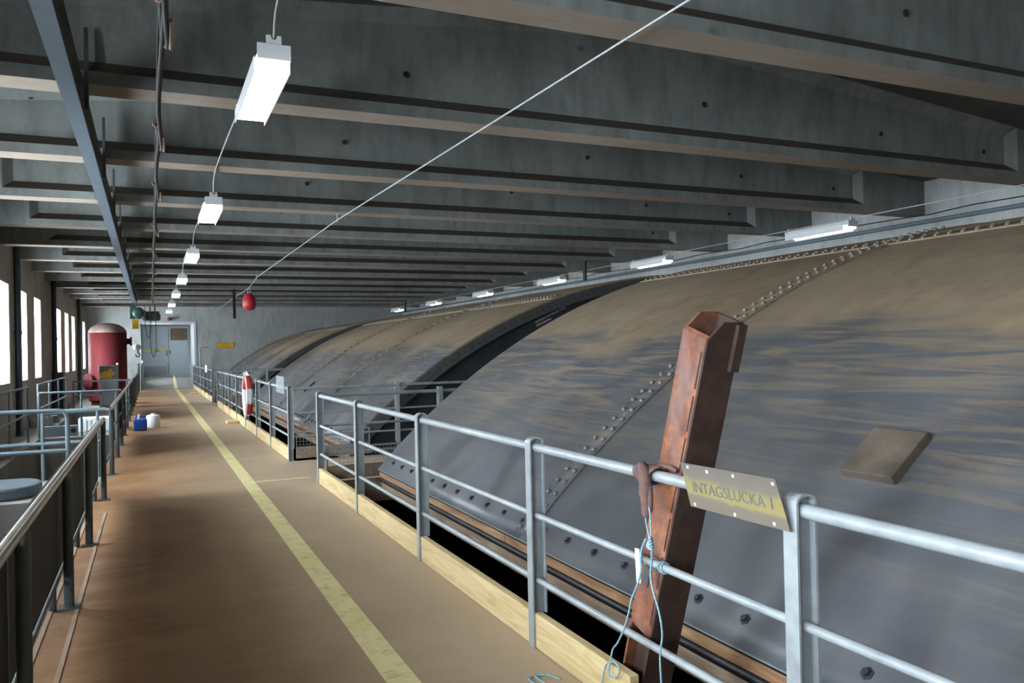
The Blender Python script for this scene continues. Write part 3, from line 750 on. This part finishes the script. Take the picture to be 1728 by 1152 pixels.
lab = 'white fluorescent lamp above the gates, %s in its row from the end wall'
l1['label'] = lab % ORD[6]
for i, y in enumerate(RY[1:]): copy_thing(l1, (10.0, y, 3.47), lab % ORD[5-i])
allY = [-.1]+LY
for a, c in zip(allY[:-1], allY[1:]):
    s, e = a+1.34, c
    by = [y for y in BY if s < y < e]
    pts = [(LXc, s, LZ+.04)]
    for y in by: pts.append((LXc+random.uniform(-.02, .02), y, ZB-.008))
    pts.append((LXc, e, LZ+.04))
    o = MB().tube(smooth(pts, 5), .007, 6).build('lamp_cable', 'cablegrey')
    tag(o, 'thin grey cable between walkway lamps, %s length from the end wall' % ORD[len(allY)-2-allY.index(a)], 'cable', 'cables between the lamps')
o = MB().tube([(10.0, YB, 3.50), (10.0, YE, 3.50)], .008, 6).build('support_wire', 'wire'); tag(o, 'taut support wire carrying the lamps above the gates', 'wire')
o = MB().tube([(12.12, YB, 3.60), (12.12, YE, 3.60)], .035, 8).build('wall_pipe', 'bluegrey'); tag(o, 'long grey pipe along the side wall above the gates', 'pipe')
o = MB().tube([(12.17, YB+.1+i*.8, 3.74+.02*math.sin(i*2.1)) for i in range(61)], .009, 5).build('wall_cable', 'cable'); tag(o, 'dark cable clipped along the side wall above the grey pipe', 'cable')
for y in (17.49, 32.97):
    o = MB().box(9.93, 9.97, y-.06, y+.06, 3.24, ZB+.001).build('hanger_bar', 'black'); tag(o, 'black flat hanger bar by the lamp row above the %s gate' % ('lettered' if y < 20 else 'end wall'), 'bar', 'black hanger bars above the gates')

# ================================================================== MONORAIL, HOIST, FESTOON
mr = thing('monorail', 'blue-grey steel hoist rail fixed under the concrete beams', 'rail', (-.49, 0, 3.45))
MB().box(-.545, -.435, YB+.2, 34.0, 3.45, 3.462).build('bottom_flange', 'monorail', mr)
MB().box(-.494, -.486, YB+.2, 34.0, 3.4625, 3.712).build('web', 'darkpost', mr)
MB().box(-.545, -.435, YB+.2, 34.0, 3.7125, 3.724).build('top_flange', 'darkpost', mr)
for y in BY:
    if y > 34: continue
    MB().prism([(y-.26, 3.50), (y-.157, 3.50), (y-.157, 4.16), (y-.19, 4.16), (y-.26, 3.80)], 'x', -.43, -.402).build('hanger_plate', 'darkpost', mr)
hs = thing('electric_hoist', 'green electric hoist with yellow hook block on the hoist rail', 'hoist', (-.49, 31.0, 1.6))
MB().box(-.60, -.38, 30.75, 31.2, 3.34, 3.447).build('trolley', 'darkpost', hs)
MB().lathe([(.12, 30.6), (.17, 30.64), (.20, 30.72), (.20, 31.3), (.15, 31.42)], c=(-.36, 0, 3.10), n=20, axis='y').build('motor_drum', 'hoist', hs)
MB().lathe([(.10, -.20), (.17, -.15), (.17, .35), (.1, .4)], c=(-.05, 31.05, 3.0), n=16, axis='x').build('motor', 'darkpost', hs)
MB().box(-.66, -.44, 30.7, 31.25, 2.90, 3.33).build('gear_case', 'hoist', hs, .04)
MB().box(-.25, -.12, 30.68, 31.2, 2.86, 3.2).build('brake_case', 'hoist', hs, .04)
MB().box(-.56, -.36, 30.82, 31.1, 2.55, 2.86).build('hook_block', 'yellowpaint', hs)
for x in (-.54, -.38): MB().tube([(x, 30.95, 1.98), (x, 30.95, 2.56)], .006, 5).build('hoist_chain', 'wire', hs)
MB().lathe([(.05, 1.80), (.13, 1.85), (.14, 1.95), (.06, 2.02)], c=(-.42, 30.95, 0), n=14).build('pulley', 'lampbody', hs)
MB().tube(smooth([(-.40, 30.95, 1.80), (-.40, 30.95, 1.72), (-.33, 30.95, 1.65), (-.38, 30.95, 1.57), (-.46, 30.95, 1.60), (-.47, 30.95, 1.66)]), .022, 8).build('hook', 'gaterim', hs)
for i, (x, zt) in enumerate(((-.05, 2.2), (.1, 1.56))):
    MB().tube(smooth([(x-.1, 30.2, 3.3), (x-.09, 30.2, zt+.4), (x, 30.2, zt), (x+.09, 30.2, zt+.4), (x+.06, 30.2, 3.35)]), .012, 6).build('pendant_cable', 'cable', hs)
MB().tube([(-.1, 31.05, 3.1), (.16, 31.05, 3.1), (.16, 30.2, 3.35)], .03, 8).build('cable_arm', 'darkpost', hs)

fw = thing('festoon_cable', 'dark power cable looped in bights along a wire above the walkway', 'cable', (.09, 0, 3.4))
MB().tube([(.07, YB+.01, 3.46), (.07, 29.9, 3.46)], .006, 5).build('carrier_wire', 'cable', fw)
clips = [2.3, 4.45, 6.9, 9.3, 12.2, 15.2, 18.4, 22, 25.6, 28.8]
for a, c in zip(clips[:-1], clips[1:]):
    e = c+.55*min(1.0, (c-a)/2.6)
    MB().tube(smooth([(.10, a, 3.40), (.09, a+.25*(c-a), 3.385), (.08, a+.7*(c-a), 3.38), (.10, c+.02, 3.37), (.12, e, 3.36), (.10, e+.05, 3.39), (.085, c+.25, 3.41), (.08, c, 3.43)], 5), .017, 8).build('cable_bight', 'cable', fw)
    MB().tube([(.07+.022*math.cos(q), c, 3.44+.03*math.sin(q)) for q in [2*math.pi*j/10 for j in range(10)]], .007, 5, closed=True).build('clip_ring', 'orange', fw)
    MB().tube([(.125, c+.12, 3.37), (.135, e+.02, 3.345)], .012, 6).build('cable_sleeve', 'orange', fw)

# ------------------------------------------------------------------ pull wire with red block
wp = [(3.05, 2.0, 3.66), (2.95, 4.59, 3.66), (2.66, 12.33, 3.63), (2.66, 22.65, 3.66), (2.66, 24.5, 3.52), (2.75, 30.39, 3.60), (2.85, 37.5, 3.66), (2.86, YE, 3.62)]
pw = thing('pull_wire', 'bright steel wire strung diagonally below the beams, holding the red block', 'wire', (2.66, 12, 3.6))
MB().tube(wp, .009, 6).build('wire', 'wire', pw)
for y in (12.33, 22.65, 30.39): MB().tube([(2.66 if y < 30 else 2.75, y, 3.60), (2.66 if y < 30 else 2.75, y, ZB+.0005)], .008, 6).build('hook_eye', 'wire', pw)
rb = thing('red_float_block', 'red rounded block hanging from the pull wire near the end wall', 'block', (2.66, 24.5, 2.9))
MB().lathe([(.05, 2.86), (.15, 2.90), (.185, 3.02), (.19, 3.15), (.15, 3.28), (.07, 3.36)], c=(2.66, 24.5, 0), n=16).build('body', 'redpaint', rb)
for x in (2.63, 2.69): MB().tube([(x, 24.5, 3.33), (x, 24.5, 3.52)], .012, 6).build('shackle', 'galv', rb)
o = MB().box(2.50, 2.59, 27.77, 27.79, 2.76, ZB).build('hanger_bar', 'black'); tag(o, 'black flat hanger bar under a beam beside the red block', 'bar')
o = MB().tube(smooth([(8.0, 3.0, 4.70), (8.0, 3.0, 4.46), (8.06, 3.0, 4.40), (8.13, 3.0, 4.42), (8.16, 3.0, 4.50), (8.16, 3.0, 4.70)]), .012, 8).build('ceiling_hook', 'gaterim')
tag(o, 'small bent steel hook set in the ceiling between two beams', 'hook')

# ================================================================== END WALL: DOOR, SIGNS
dz0, dz1 = .503, 3.10
for i, (x0, x1) in enumerate(((OX0+.08, .86), (.88, OX1-.06))):
    dr = struct(MB().box(x0, x1, DY-.05, DY, dz0, dz1).build('door_%d' % (i+1), 'doorpaint', None, .006))
    if i == 0:
        s = MB().box(x0+.06, x1-.14, DY-.058, DY-.051, 1.80, 1.93).build('exit_strip', 'limestrip', dr)
        MB().box(.20, .40, DY-.063, DY-.0585, 1.80, 1.93).build('exit_symbol', 'green', dr)
        b = MB(); b.box(.23, .29, DY-.066, DY-.0635, 1.83, 1.90); b.box(.32, .37, DY-.066, DY-.0635, 1.84, 1.89); b.build('exit_figure', 'whiteink', dr)
        MB().box(x0+.04, x1-.1, DY-.056, DY-.051, .56, 1.06).build('kick_plate', 'doorgrey', dr)
        MB().box(x1-.11, x1-.06, DY-.09, DY-.051, 1.55, 1.85).build('door_handle', 'darkpost', dr)
        MB().box(x1-.06, x1-.01, DY-.07, DY-.051, .62, 1.25).build('bolt_rail', 'galvdull', dr)
    else:
        p = MB(); p.box(x0+.09, x1-.07, DY-.062, DY-.051, 2.38, 3.0); p.build('window_trim', 'gaterim', dr)
        zb_ = 2.41
        for k in range(5): MB().box(x0+.12, x1-.10, DY-.07-.002*(k % 2), DY-.0625, zb_+k*.113, zb_+k*.113+.108).build('plank', 'ply', dr)
        MB().box(x0+.02, x0+.08, DY-.09, DY-.051, 1.7, 1.85).build('door_handle', 'darkpost', dr)
        MB().box(x1-.25, x1-.1, DY-.056, DY-.051, 2.17, 2.2).build('label_strip', 'whiteink', dr)
b = MB(); b.box(OX0+.003, OX0+.075, DY-.1, DY+.1, .503, OZ+.045); b.box(OX1-.055, OX1-.003, DY-.1, DY+.1, .503, OZ+.045); b.box(OX0+.08, OX1-.06, DY-.1, DY+.1, 3.105, OZ+.045)
struct(b.build('trim_%d' % n, 'doorgrey')); n += 1
b = MB(); b.box(OX1+.0, OX1+.09, YE-.03, YE-.001, 0.003, OZ+.06); b.box(OX0-.06, OX1+.0, YE-.02, YE-.001, OZ, OZ+.06)
struct(b.build('trim_%d' % n, 'doorpaint')); n += 1
ys = MB().box(2.95, 3.71, YE-.02, YE-.001, 1.88, 2.15).build('wall_sign', 'yellowpaint'); tag(ys, 'yellow rectangular warning sign on the grey end wall', 'sign')
b = MB(); b.box(3.16, 3.46, YE-.023, YE-.0205, 2.075, 2.10); b.box(3.10, 3.56, YE-.023, YE-.0205, 2.0, 2.015); b.box(3.14, 3.52, YE-.023, YE-.0205, 1.935, 1.95)
b.build('print', 'gaterim', ys)
b = MB(); b.box(2.94, 3.72, YE-.022, YE-.0205, 2.14, 2.155); b.box(2.94, 3.72, YE-.022, YE-.0205, 1.875, 1.89); b.box(2.94, 2.955, YE-.022, YE-.0205, 1.89, 2.14); b.box(3.705, 3.72, YE-.022, YE-.0205, 1.89, 2.14); b.build('border', 'darkpost', ys)
rl = thing('alarm_beacon', 'small red alarm beacon above the double door opening', 'beacon', (.82, YE-.1, 3.3))
MB().box(.74, .92, YE-.05, YE-.001, 3.24, 3.36).build('base', 'darkpost', rl); MB().lathe([(.07, -.16), (.08, -.1), (.08, -.0)], c=(.83, YE-.05, 3.30), n=12, axis='y').build('lens', 'redpaint', rl)
for i, x in enumerate((OX0+.06, OX1-.07)):
    hr = thing('ramp_handrail', ('galvanised ramp handrail on the tank side of the double door', 'galvanised ramp handrail on the gate side of the double door')[i], 'handrail', (x, 43, .2))
    for z in (.55, 1.0):
        MB().tube([(x, YE+.15, z), (x, DY-.9, z+.48)], .024, 8).build('rail', 'galv', hr)
    for t in (0, .33, .66, 1):
        y = YE+.15+(DY-1.05-YE)*t; zf = .5*(y-YE)/(DY-.8-YE)
        MB().tube([(x, y, zf), (x, y, 1.0+.48*t)], .022, 8).build('post', 'galv', hr)
# post and cross pipe by the opening
o = MB().tube([(OX0-.08, 40.6, 0), (OX0-.08, 40.6, 1.25)], .05, 10).build('bollard', 'darkpost'); tag(o, 'dark steel bollard at the door opening beside the tank railing', 'bollard')
o = MB().tube([(2.15, 40.75, .0), (2.15, 40.75, 1.9), (2.3, 40.75, 1.95), (2.55, 40.75, 1.95)], .03, 8).build('stand_pipe', 'galvdull'); tag(o, 'grey stand pipe with bent top against the end wall by the railing', 'pipe')

# ================================================================== WINDOW SIDE
tk = thing('pressure_tank', 'tall dark red pressure tank with a dusty domed top', 'tank', (-1.31, 30.2, 0))
TX, TY = -1.31, 30.2
MB().lathe([(.57, .12), (.585, .2), (.585, 2.40)], c=(TX, TY, 0), n=40).build('shell', 'redtank', tk)
MB().lathe([(.585, 2.401), (.57, 2.48), (.50, 2.58), (.36, 2.67), (.18, 2.72), (.03, 2.735)], c=(TX, TY, 0), n=40).build('dome', 'dustyred', tk)
MB().lathe([(.52, 0), (.52, .119)], c=(TX, TY, 0), n=30).build('skirt', 'redtank', tk)
MB().lathe([(.10, .57), (.10, .68), (.15, .68), (.15, .74)], c=(TX, TY-.05, 2.1), n=16, axis='x').build('nozzle', 'redtank', tk)
b = MB(); b.lathe([(.22, .0), (.22, .10), (.27, .10), (.27, .16)], n=20, axis='x')
mh = b.build('manhole', 'redtank', tk); mh.rotation_euler = (0, 0, math.radians(215)); mh.location = (TX-.47, TY-.33, .78)
MB().lathe([(.035, -.62), (.035, -.57)], c=(TX+.3, TY+.05, 1.35), n=10, axis='y').build('gauge', 'white', tk)
cb = thing('control_cabinet', 'grey control cabinet with torn yellow label before the red tank', 'cabinet', (-1.2, 28.2, 0))
MB().box(-1.47, -.94, 28.02, 28.4, 0, 1.32).build('body', 'cabinet', cb, .01)
MB().prism([(-1.45, .93), (-1.12, .93), (-1.12, 1.0), (-1.05, 1.0), (-1.05, 1.13), (-1.10, 1.13), (-1.13, 1.22), (-1.18, 1.22), (-1.2, 1.15), (-1.3, 1.15), (-1.45, 1.08)], 'y', 28.012, 28.0195).build('label_sheet', 'yellowpaint', cb)
MB().box(-1.44, -.97, 28.008, 28.0195, .08, .90).build('door', 'doorgrey', cb)
bc = thing('jerry_can', 'blue plastic jerry can on the brown floor beside the white can', 'can', (-.22, 19.0, 0))
MB().box(-.36, -.09, 18.86, 19.12, 0, .25).build('body', 'bluecan', bc, .03)
MB().tube(smooth([(-.32, 19.0, .25), (-.30, 19.0, .30), (-.15, 19.0, .30), (-.13, 19.0, .25)]), .016, 8).build('handle', 'bluecan', bc)
MB().tube([(-.26, 18.93, .24), (-.24, 18.93, .36)], .022, 10).build('spout', 'lampbody', bc)
wc = thing('white_canister', 'round white plastic canister on the brown floor behind the blue can', 'can', (.03, 19.5, 0))
MB().lathe([(.13, 0), (.145, .02), (.145, .25), (.12, .285), (.05, .295)], c=(.03, 19.5, 0), n=24).build('body', 'white', wc)
MB().lathe([(.045, .295), (.045, .32)], c=(.03, 19.5, 0), n=14).build('cap', 'white', wc)
wbx = thing('white_ribbed_tub', 'white ribbed plastic tub standing behind the window side railing', 'tub', (-1.02, 19.4, 0))
MB().box(-1.42, -.66, 19.25, 19.75, 0, .30).build('body', 'white', wbx, .02)
for i in range(9): MB().box(-1.38+i*.085, -1.35+i*.085, 19.235, 19.25, .03, .27).build('rib', 'white', wbx)
sb = thing('steel_girder', 'short grey steel girder with a round hole lying on the slab edge', 'girder', (-1.7, 18.7, 0))
MB().box(-2.04, -1.38, 18.62, 18.78, 0, .21).build('body', 'bluegrey', sb, .006)
MB().lathe([(.05, 18.612), (.05, 18.6195)], c=(-1.46, 0, .11), n=14, axis='y', smooth=False).build('hole', 'pit', sb)
# rounded steel cover lying on the near slab
cv = MB(); outl = [(-2.04, 10.55)]+[(-1.5+.30*math.cos(a), 11.0+.45*math.sin(a)) for a in [(-math.pi/2)+math.pi*k/10 for k in range(11)]]+[(-2.04, 11.45)]
cv.prism(outl, 'z', .05, .19); o = cv.build('steel_cover', 'monorail', None, .03); o.location = (0, 0, -.054)
tag(o, 'rounded blue-grey steel cover lying on the slab by the tube barrier', 'cover')
def pipe_rail(name, label, tubes, r=.024, mat='bluegrey'):
    root = thing(name, label, 'railing', Vector(tubes[0][1][0]))
    for nm, pts in tubes: MB().tube(pts, r if nm != 'post' else r*.9, 10).build(nm, mat, root)
    return root
y = 10.45
bend = [(-.98, y, 1.0)]+[(-.98+.1*math.sin(a), y, .9+.1*math.cos(a)) for a in [math.pi/2*k/5 for k in range(1, 6)]]
pipe_rail('pit_barrier', 'blue-grey tube barrier with a rounded corner beside the steel cover', [('top_rail', [(-2.04, y, 1.0)]+bend+[(-.88, y, -.004)]), ('mid_rail', [(-2.04, y, .54), (-.89, y, .54)]), ('post', [(-2.04, y, -.004), (-2.04, y, 1.0)])])
for y, lab in ((12.05, 'blue-grey tube barrier on the far edge of the cross slab'), (18.45, 'blue-grey tube barrier in front of the grey girder and white tub'), (26.2, 'blue-grey tube barrier in front of the control cabinet')):
    pipe_rail('pit_barrier', lab, [('top_rail', [(-2.04, y, .90), (-.56, y, .90)]), ('mid_rail', [(-2.04, y, .48), (-.56, y, .48)]), ('post', [(-2.04, y, -.004), (-2.04, y, .9)]), ('post', [(-1.30, y, -.004), (-1.30, y, .9)]), ('post', [(-.66, y, -.004), (-.66, y, .9)])])
for ya, yb, lab in ((11.0, 17.4, 'blue-grey wall side railing over the middle pit'), (18.9, 24.9, 'blue-grey wall side railing before the dark wall cabinet')):
    x = -2.11; tb = [('top_rail', [(x, ya, 1.06), (x, yb, 1.06)]), ('mid_rail', [(x, ya, .55), (x, yb, .55)])]
    k = int((yb-ya)/2)+1
    for i in range(k): yy = ya+(yb-ya)*i/(k-1); tb.append(('post', [(x, yy, -.02), (x, yy, 1.06)]))
    pipe_rail('wall_railing', lab, tb, .02)
for y in (6.1, 16.6, 19.45, 26.4, 35.2):
    p = thing('drain_pipe', 'dark drainpipe against the window wall, %s drainpipe from the end wall' % ORD[[35.2, 26.4, 19.45, 16.6, 6.1].index(y)], 'pipe', (-2.51, y, -.02), 'drainpipes on the window wall')
    MB().tube([(-2.51, y, -.02), (-2.51, y, zc(-2.51)-.02)], .065, 14).build('pipe', 'drain', p)
    for z in (.9, 2.1): MB().lathe([(.078, z), (.078, z+.08)], c=(-2.51, y, 0), n=14).build('collar', 'drain', p)
o = thing('wall_cabinet', 'dark steel cabinet standing against the window wall behind the railing', 'cabinet', (-2.45, 26.9, -.02))
MB().box(-2.598, -2.32, 26.5, 27.3, -.02, 1.18).build('body', 'drain', o, .01); MB().box(-2.319, -2.312, 26.55, 27.25, .05, 1.12).build('door', 'darkpost', o)
for i, (y, h) in enumerate(((12.4, .12), (13.6, .16), (15.0, .12), (21.6, .2), (22.9, .16))):
    o = MB().box(-2.58, -2.16, y, y+.55, -.02, h).build('concrete_block', 'slabc', None, .015); tag(o, 'pale concrete block on the ledge under the windows, %s block from the end wall' % ORD[4-i], 'block', 'concrete blocks on the ledge')
fp = thing('finned_pipe', 'silver finned pipe in the pit behind the black railing sheet', 'pipe', (-.76, 7.4, -.4))
for i, (y0_, z_) in enumerate(((6.5, -.33), (7.25, -.24), (8.0, -.12))):
    MB().tube([(-.76, y0_, z_), (-.76, y0_+.68, z_)], .02, 8).build('pipe', 'galvdull', fp)
    b = MB()
    for k in range(9): b.box(-.82, -.70, y0_+.03+k*.075, y0_+.036+k*.075, z_-.06, z_+.06)
    b.build('fin_pack', 'galvdull', fp)
    MB().box(-.70, FX0-.001, y0_+.3, y0_+.33, z_-.02, z_+.02).build('bracket', 'darkpost', fp)

for i, y in enumerate((3.86, 4.0)):
    o = MB().lathe([(.022, 0), (.022, .008), (.012, .009), (.012, .02)], c=(.11, y, 0), n=6, smooth=False).build('floor_bolt', 'black')
    tag(o, 'small dark bolt head standing out of the brown floor', 'bolt', 'bolts in the floor')
